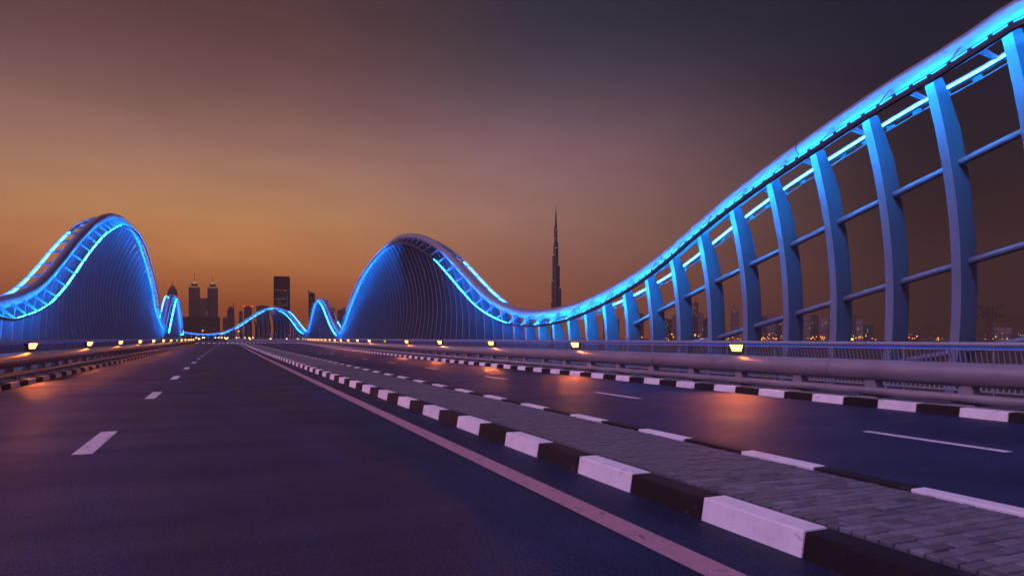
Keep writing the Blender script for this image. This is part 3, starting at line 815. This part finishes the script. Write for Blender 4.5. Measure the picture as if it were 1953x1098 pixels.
# pointed-top tower behind the narrow hump
t = Tower('skyscraper', 320, 337, 3800, 'dark tower with a pointed dome roof behind the narrow hump')
t.body(562); r_ = MB(); ws = t.w
prof = [(562, 1.0), (555, .92), (549, .60), (545, .25), (543, .06)]
for (a, fa), (b, fb) in zip(prof, prof[1:]): r_.frustum(0, 0, t.h(a), t.h(b), ws * fa, ws * fa, ws * fb, ws * fb)
r_.bar((0, 0, t.h(543)), (0, 0, t.h(537)), 1.2, 6); t.part('roof', r_, MA['facade_b'])
t.part('beacon', MB().box(t.x(336), t.x(336) + 3, -t.d - 2, -t.d, t.h(566), t.h(564.5)), MA['red_lamp']); t.windows(4, 570, 630, 1)
# twin towers
for i, (a, b, zz, sp) in enumerate(((361, 379.5, 3900, 520), (396.5, 414, 3980, 527))):
    t = Tower('skyscraper', a, b, zz, 'twin tower with pale banded crown and mast, %s' % ('nearer the pointed-dome tower' if i == 0 else 'nearer the bullet-shaped tower'))
    t.body(549 if i == 0 else 550); y0 = 549 if i == 0 else 550
    c = MB(); c.box(-t.w - 1.5, t.w + 1.5, -t.d - 1.5, t.d + 1.5, t.h(y0), t.h(y0 - 1.2)); c.box(-t.w - 1.0, t.w + 1.0, -t.d - 1, t.d + 1, t.h(y0 - 2.4), t.h(y0 - 3.2))
    c.box(-t.w * .95, t.w * .95, -t.d * .95, t.d * .95, t.h(y0 - 1.2), t.h(y0 - 2.4))
    cr = t.part('cornice', c, MA['glow_cornice'])
    d_ = MB()
    for j in range(6):
        xx = -t.w * .55 + t.w * 1.1 * j / 5; d_.box(xx - 1.2, xx + 1.2, -t.d * .6, t.d * .6, t.h(y0 - 3.2), t.h(y0 - 8.4))
    d_.box(-t.w * .5, t.w * .5, -t.d * .5, t.d * .5, t.h(y0 - 3.2), t.h(y0 - 7.6)); t.part('crown', d_, MA['facade_b'])
    l_ = MB(); l_.frustum(0, 0, t.h(y0 - 8.4), t.h(y0 - 12.5), t.w * .34, t.w * .34, t.w * .06, t.w * .06); t.part('lantern', l_, MA['glow_crown'])
    t.part('mast', MB().bar((0, 0, t.h(y0 - 12)), (0, 0, t.h(sp)), 1.3, 6), MA['facade_b']); t.windows(10, 560, 600, 10 + i, ('win_dim',))
t = Tower('skyscraper', 380, 394.5, 4100, 'plain lower block between the twin towers'); t.body(570)
t.part('roof_edge', MB().box(-t.w - 1, t.w + 1, -t.d - 1, t.d + 1, t.h(570), t.h(569)), MA['facade_b'])
t.part('light_strip', MB().box(t.w - 4, t.w - 1, -t.d - 1.5, -t.d - .4, t.h(602), t.h(592)), MA['win_dim'])
t = Tower('office_block', 352, 414, 3300, 'wide low office block at the feet of the twin towers'); t.body(605, MA['facade_b']); t.windows(6, 610, 632, 5)
def simple(px0, px1, py, Z, label, n=4, seed=0, m=None, wm=('win_dim', 'win_dim', 'win_warm'), roof=True, size=(.7, .9), nm='skyscraper'):
    t = Tower(nm, px0, px1, Z, label); t.body(py, m or MA['facade'])
    if roof:
        rr = MB(); rr.box(-t.w * .5, t.w * .3, -t.d * .5, t.d * .5, t.h(py), t.h(py - 1.6)); rr.box(t.w * .45, t.w * .8, -t.d * .4, t.d * .4, t.h(py), t.h(py - .9)); t.part('roof_plant', rr, MA['facade_b'])
    if n: t.windows(n, py + 3, 640, seed, wm, size)
    return t
simple(425, 434, 606, 2900, 'low dark tower beside the bullet-shaped tower', 2, 21)
t = Tower('skyscraper', 433, 446, 3100, 'bullet-shaped tower with curved top near the far arch'); t.body(600)
c = MB(); pr = [(600, 1.0), (594, .92), (589, .74), (586, .52), (584, .2)]
for (a, fa), (b, fb) in zip(pr, pr[1:]): c.frustum(0, 0, t.h(a), t.h(b), t.w * fa, t.w * fa, t.w * fb, t.w * fb)
t.part('roof', c, MA['facade_b'])
t = simple(443.5, 446, 592, 3300, 'thin tower with a needle mast behind the bullet-shaped tower', 0); t.part('mast', MB().bar((0, 0, t.h(592)), (0, 0, t.h(578)), 1.6, 6), MA['facade_b'])
t = simple(456, 462, 594, 3300, 'slim low tower before the block with red beacons', 1, 23)
t = simple(466, 479, 585, 2900, 'square block with two red beacons on its roof corners', 4, 24)
for sx in (-1, 1): t.part('beacon', MB().box(sx * t.w - 2.2, sx * t.w + 2.2, -t.d - 3, -t.d + 3, t.h(585), t.h(583)), MA['red_lamp'])
simple(490, 512, 584, 2700, 'wide dark block behind the crest of the far arch', 0, 25)
t = Tower('skyscraper', 523, 551, 2700, 'broad dark office tower with a flat overhanging top behind the far arch'); t.body(531, MA['facade_b'])
t.part('roof', MB().box(-t.w * 1.04, t.w * 1.0, -t.d * 1.04, t.d * 1.04, t.h(531), t.h(528.5)).box(-t.w, t.w, -t.d, t.d, t.h(528.5), t.h(528)), MA['facade_b'])
for y_ in (554, 571, 583): t.part('lit_floor', MB().box(-t.w * .95, t.w * (.7 if y_ != 571 else .5), -t.d - 1.6, -t.d - .6, t.h(y_ + .4), t.h(y_ - .3)), MA['win_dim'])
t.part('blue_strip', MB().box(t.x(546.2), t.x(547.4), -t.d - 1.7, -t.d - .6, t.h(586), t.h(558)), MA['win_blue']); t.windows(16, 556, 584, 6)
t.part('beacon', MB().box(t.x(542), t.x(543), -t.d - 2, -t.d, t.h(555.6), t.h(554.6)), MA['red_lamp'])
t = simple(588.5, 599.5, 559, 2300, 'dark slab tower with a mast on one corner and orange windows', 0, 26, MA['facade_b'])
t.part('mast', MB().box(-t.w - 1, -t.w + 3, -3, 3, t.h(562), t.h(554)), MA['facade_b'])
for (a, b) in ((593, 569), (596, 578.5), (594, 579), (592, 588), (597, 596)): t.win(a, b, .9, .8)
simple(627, 638, 588, 2600, 'dark block peeping over the narrow hump', 1, 27); simple(643, 651, 592, 2700, 'pale-shouldered block in the dip behind the narrow hump', 1, 28)
simple(650, 664, 589, 2750, 'broad block in the dip against the big hump', 2, 29)
# low skyline between the right-hand ribs
rs = random.Random(11)
low = [(1086, 1096, 606), (1118, 1132, 612), (1150, 1158, 600), (1163, 1180, 608), (1205, 1216, 592), (1216, 1227, 599), (1252, 1262, 587), (1263, 1280, 609), (1282, 1296, 601), (1311, 1323, 599), (1330, 1341, 598), (1341, 1362, 608),
       (1394, 1408, 590), (1448, 1462, 604), (1462, 1478, 600), (1478, 1490, 606), (1527, 1545, 604), (1545, 1560, 601), (1560, 1578, 605), (1620, 1632, 600), (1632, 1645, 610), (1645, 1664, 620),
       (1700, 1716, 628), (1720, 1750, 634), (1896, 1926, 625), (1935, 1952, 632)]
ribpx = sorted(proj(*right.at(ph + BAY * j, OFF_RIB)[0])[0] for j in range(4, 40)); ribpx = [q for q in ribpx if q > 1075]
def gap_of(px): return sum(1 for q in ribpx if q < px)
gaps = {}
for (a, b, c) in low: gaps.setdefault(gap_of((a + b) / 2), []).append(c)
def low_label(a, b, c):
    g = gap_of((a + b) / 2); h = sorted(gaps[g]); w = ''
    if len(h) > 1: w = ('tallest ', 'lower ')[min(1, h.index(c))] if len(h) < 3 else ('tallest ', 'middle-height ', 'lowest ', 'squat ')[h.index(c)]
    return '%sdark skyline block in rib gap %s counted from the very tall tower' % (w, ordn[min(19, g)])
for i, (a, b, c) in enumerate(low):
    t = simple(a, b, c, 1900 + (i * 137) % 900, low_label(a, b, c), 2 + i % 4, 40 + i, MA['facade_b'] if i % 2 else MA['facade'], ('win_warm', 'win_pale', 'win_dim'), True, (1.0, 1.1))
    if (a, b) == (1394, 1408): t.part('mast', MB().bar((0, 0, t.h(590)), (0, 0, t.h(581)), 1.5, 6), MA['facade_b']); t.win(1398, 592, 1.2, 1.0); t.win(1401, 595, 1.2, 1.0)
t = simple(1322.5, 1331, 578, 2500, 'stepped dark tower with a needle mast between the ribs', 5, 90, MA['facade_b'], ('win_pale', 'win_warm'), True, (1., 1.1)); t.part('mast', MB().bar((0, 0, t.h(578)), (0, 0, t.h(566)), 1.6, 6), MA['facade_b'])
# the very tall stepped tower
t = Tower('skyscraper', 1050, 1069.5, 4300, 'very tall slender stepped tower tapering to a needle spire'); k = t.k
def wing(nm, ang, steps):
    mb = MB(); ca, sa = math.cos(ang), math.sin(ang); zlast = 0
    for (py, reach, w) in steps:
        L_ = reach * k; hw = w * k / 2; n = 5
        pts = [(0, -hw), (L_ - hw, -hw)] + [(L_ - hw + hw * math.cos(R(-90 + 180 * i / n)), hw * math.sin(R(-90 + 180 * i / n))) for i in range(1, n)] + [(L_ - hw, hw), (0, hw)]
        pts = [(x * ca - y * sa, x * sa + y * ca) for x, y in pts]
        mb.prism(pts, zlast, t.h(py)); zlast = t.h(py)
    return t.part(nm, mb, MA['facade_b'])
wing('wing', R(-8), [(549.5, 10.4, 5.2), (506, 7.6, 4.6), (463, 4.6, 4.0), (436, 2.7, 3.0)])
wing('wing', R(188), [(574, 10.0, 5.2), (535, 8.6, 4.8), (487, 7.0, 4.4), (467, 5.0, 3.8), (433, 3.6, 3.0)])
wing('wing', R(270), [(560, 10, 5.2), (520, 8, 4.8), (475, 6, 4.2), (440, 3.6, 3.4)])
mb = MB(); pr = [(645 + GZ * 0, 4.4), (520, 4.0), (470, 3.2), (436, 2.6), (418, 1.7), (407, 1.0), (400, .5), (392, .2)]
zs = [0] + [t.h(p_[0]) for p_ in pr[1:]]
for i in range(len(pr) - 1): mb.frustum(0, 0, zs[i], zs[i + 1], pr[i][1] * k, pr[i][1] * k, pr[i + 1][1] * k, pr[i + 1][1] * k)
t.part('spire', mb, MA['facade_b'])
for (px_, py_, w_) in ((1067.2, 550, 3.4), (1064.5, 506, 2.6), (1051.8, 574.5, 4), (1054, 536, 4), (1055, 487.5, 4.5), (1060, 474, 4), (1059, 456, 2.6), (1060, 438.5, 2.4)):
    t.part('lit_terrace', MB().box(t.x(px_ - w_ / 2), t.x(px_ + w_ / 2), -t.d * 1.02, -t.d * .9, t.h(py_ + .5), t.h(py_ - .4)), MA['win_terrace'])

t.windows(9, 480, 580, 77, ('win_dim',), (.6, .6))
# transmission pylons
def pylon(px, py_top, Z, halfw_px, label):
    c = place(px, Z); Hh = hgt(py_top, Z); k = Z / F_PX
    root = empty('transmission_pylon', v3(c, GZ), label, 'pylon', 'power pylons beyond the bridge', math.atan2(c.y, c.x) - math.pi / 2)
    def part(nm, mb): o = bpy.data.objects.new(nm, mb.mesh(nm, MA['lattice'])); col.objects.link(o); o.parent = root
    r = .0022 * Hh + .10; b0 = Hh * .13; b1 = Hh * .045; n = 10; mb = MB()
    def w(z): return b0 + (b1 - b0) * min(1, z / (Hh * .62))
    zs = [Hh * .97 * i / n for i in range(n + 1)]
    for i in range(n):
        z0, z1 = zs[i], zs[i + 1]; a, b = w(z0), w(z1)
        for sx, sy in ((1, 1), (1, -1), (-1, 1), (-1, -1)): mb.bar((sx * a, sy * a, z0), (sx * b, sy * b, z1), r * 1.4, 4)
        for s_ in (1, -1):
            mb.bar((-a, s_ * a, z0), (b, s_ * b, z1), r, 4); mb.bar((a, s_ * a, z0), (-b, s_ * b, z1), r, 4)
            mb.bar((s_ * a, -a, z0), (s_ * b, b, z1), r, 4); mb.bar((-b, s_ * b, z1), (b, s_ * b, z1), r, 4)
    part('lattice_body', mb)
    for zf, ext in ((.42, 1.0), (.80, .62)):
        for sx in (-1, 1):
            mb = MB(); z = Hh * zf; e = sx * halfw_px * k * ext; a = w(z)
            for sy in (-1, 1):
                mb.bar((sx * a, sy * a, z), (e, 0, z - Hh * .02), r, 4); mb.bar((sx * a, sy * a, z + Hh * .07), (e, 0, z - Hh * .02), r, 4)
            for j in (.33, .66): mb.bar((sx * a + (e - sx * a) * j, 0, z - Hh * .02 * j), (sx * a + (e - sx * a) * j, 0, z + Hh * .07 * (1 - j)), r, 4)
            for j in (.5, .98): mb.bar((e * j, 0, z - Hh * .02), (e * j, 0, z - Hh * .06), r * 1.3, 5)
            part('cross_arm', mb)
    for sx in (-1, 1): part('earth_wire_horn', MB().bar((sx * b1, 0, Hh * .9), (sx * halfw_px * k * .62, 0, Hh * 1.0), r * 1.3, 5).bar((sx * b1, 0, Hh * .82), (sx * halfw_px * k * .62, 0, Hh * 1.0), r, 4))
    return c, Hh, k * halfw_px
pa = pylon(1887, 582, 330, 33, 'large lattice power pylon with wide lower arms behind the handrail')
pb = pylon(1773, 618, 800, 20, 'small distant lattice power pylon between two wide ribs')
pc = pylon(1585, 628, 1200, 14, 'tiny far lattice power pylon behind the braced ribs')
def cable(a, b, sag, label):
    pts = []
    for i in range(17):
        t_ = i / 16; p_ = a.lerp(b, t_); p_.z -= sag * 4 * t_ * (1 - t_); pts.append(p_)
    mb = MB()
    for p_, q_ in zip(pts, pts[1:]): mb.bar(p_, q_, .05, 4)
    o = mb.obj('power_cable', MA['lattice']); tag(o, label, 'cable', 'cables between the power pylons')
for zf, e in ((.40, .98), (.40, -.98), (.78, .6), (.78, -.6)):
    A_ = v3(pa[0] + Vector((CO, -SI)) * pa[2] * e, GZ + pa[1] * zf); B_ = v3(pb[0] + Vector((CO, -SI)) * pb[2] * e, GZ + pb[1] * zf)
    cable(A_, B_, 9, 'thin sagging power cable between the large and the small pylon')
    cable(A_, A_ + Vector((260, -190, 4)), 8, 'thin sagging power cable running off beyond the large pylon')

# street lamps out on the plain
def street_lamp(px, py, Z, label, group, m='sodium', size=1.0):
    c = place(px, Z); h = H_CAM + (VPY - py) * Z / F_PX - GZ; k = Z / F_PX
    h = max(2.5, h)
    root = empty('street_lamp', v3(c, GZ), label, 'street lamp', group, random.uniform(0, 6))
    def part(nm, mb, mm): o = bpy.data.objects.new(nm, mb.mesh(nm, mm)); col.objects.link(o); o.parent = root
    r = .03 + .0003 * Z
    part('pole', MB().bar((0, 0, 0), (0, 0, h + .1), r * .5, 5), MA['lattice'])
    a = k * .55 * size
    hd = MB(); hd.prism([(a * math.cos(t_ * math.pi / 4), a * math.sin(t_ * math.pi / 4)) for t_ in range(8)], h - a * .8, h + a * .8)
    part('lamp_head', hd, MA[m])
    part('cap', MB().box(-a, a, -a, a, h + a * .82, h + a), MA['lattice'])
GS = 'street lamps on the plain beyond the braced arch'
for (px, py, Z, sz, lab, m) in ((1625, 646.5, 260, 4.0, 'brightest orange street lamp glowing between two wide ribs', 'sodium'), (1325, 638, 500, 1.8, 'orange street lamp standing high between ribs below the needle-mast tower', 'sodium'),
        (1281, 637, 500, 1.8, 'orange street lamp beside the low end of a bracing pipe', 'sodium'), (386, 630.5, 700, 1.9, 'orange street lamp under the twin towers above the low blue chord', 'sodium'),
        (454.5, 631.5, 600, 1.9, 'orange street lamp seen through the low ribs of the far arch', 'sodium'), (1207, 643, 500, 1.5, 'orange street lamp low between ribs near the very tall tower', 'sodium')):
    street_lamp(px, py, Z, lab, GS, m, sz)
for i, (y_) in enumerate((619, 622.5, 626, 629.5)):
    pass
rl = random.Random(5)
for i in range(110):
    a, b = rl.choice(((1195, 1300), (1300, 1420), (1380, 1480), (1445, 1500), (1520, 1585), (1590, 1690), (1620, 1690), (1720, 1800), (1860, 1950)))
    px = rl.uniform(a, b); py = rl.choice((rl.gauss(643, 2.0), rl.gauss(646, 1.5)))
    Z = rl.uniform(650, 1500)
    street_lamp(px, min(py, 648), Z, 'tiny orange street lamp in the row of lights along the plain', 'tiny lamps along the plain', rl.choice(('sodium', 'sodium', 'sodium_b')), rl.uniform(.8, 1.6))
for (px, py) in ((514, 636), (523, 636)):
    c = place(px, 420); k = 420 / F_PX; z = H_CAM + (VPY - py) * k
    o = empty('road_gantry_lamp', v3(c, GZ), 'flat yellowish lamp bar on a mast seen through the far arch ribs', 'lamp', 'yellowish lamp bars behind the far arch', math.atan2(c.y, c.x) - math.pi / 2)
    for nm, mb, mm in (('mast', MB().bar((0, .1, 0), (0, .1, z - GZ), .12, 6), MA['lattice']), ('lamp_bar', MB().box(-2.0 * k, 2.0 * k, -.1, .1, z - GZ - .5 * k, z - GZ + .5 * k), MA['win_pale'])):
        q = bpy.data.objects.new(nm, mb.mesh(nm, mm)); col.objects.link(q); q.parent = o

# ------------------------------------------------------------------ haze
HAZE = True
if HAZE:
    v, f = box_vf(-6500, 6500, -6500, 6500, -8.2, 860)
    hm = bpy.data.materials.new('haze'); hm.use_nodes = True; t = hm.node_tree; t.nodes.clear()
    pv = t.nodes.new('ShaderNodeVolumePrincipled'); pv.inputs['Color'].default_value = (.66, .49, .33, 1); pv.inputs['Density'].default_value = 0.58e-4; pv.inputs['Anisotropy'].default_value = 0.2
    oo = t.nodes.new('ShaderNodeOutputMaterial'); t.links.new(pv.outputs[0], oo.inputs['Volume'])
    o = wob('haze', v, f, hm); o['kind'] = 'stuff'; o['label'] = 'thin dusty evening haze over the plain'
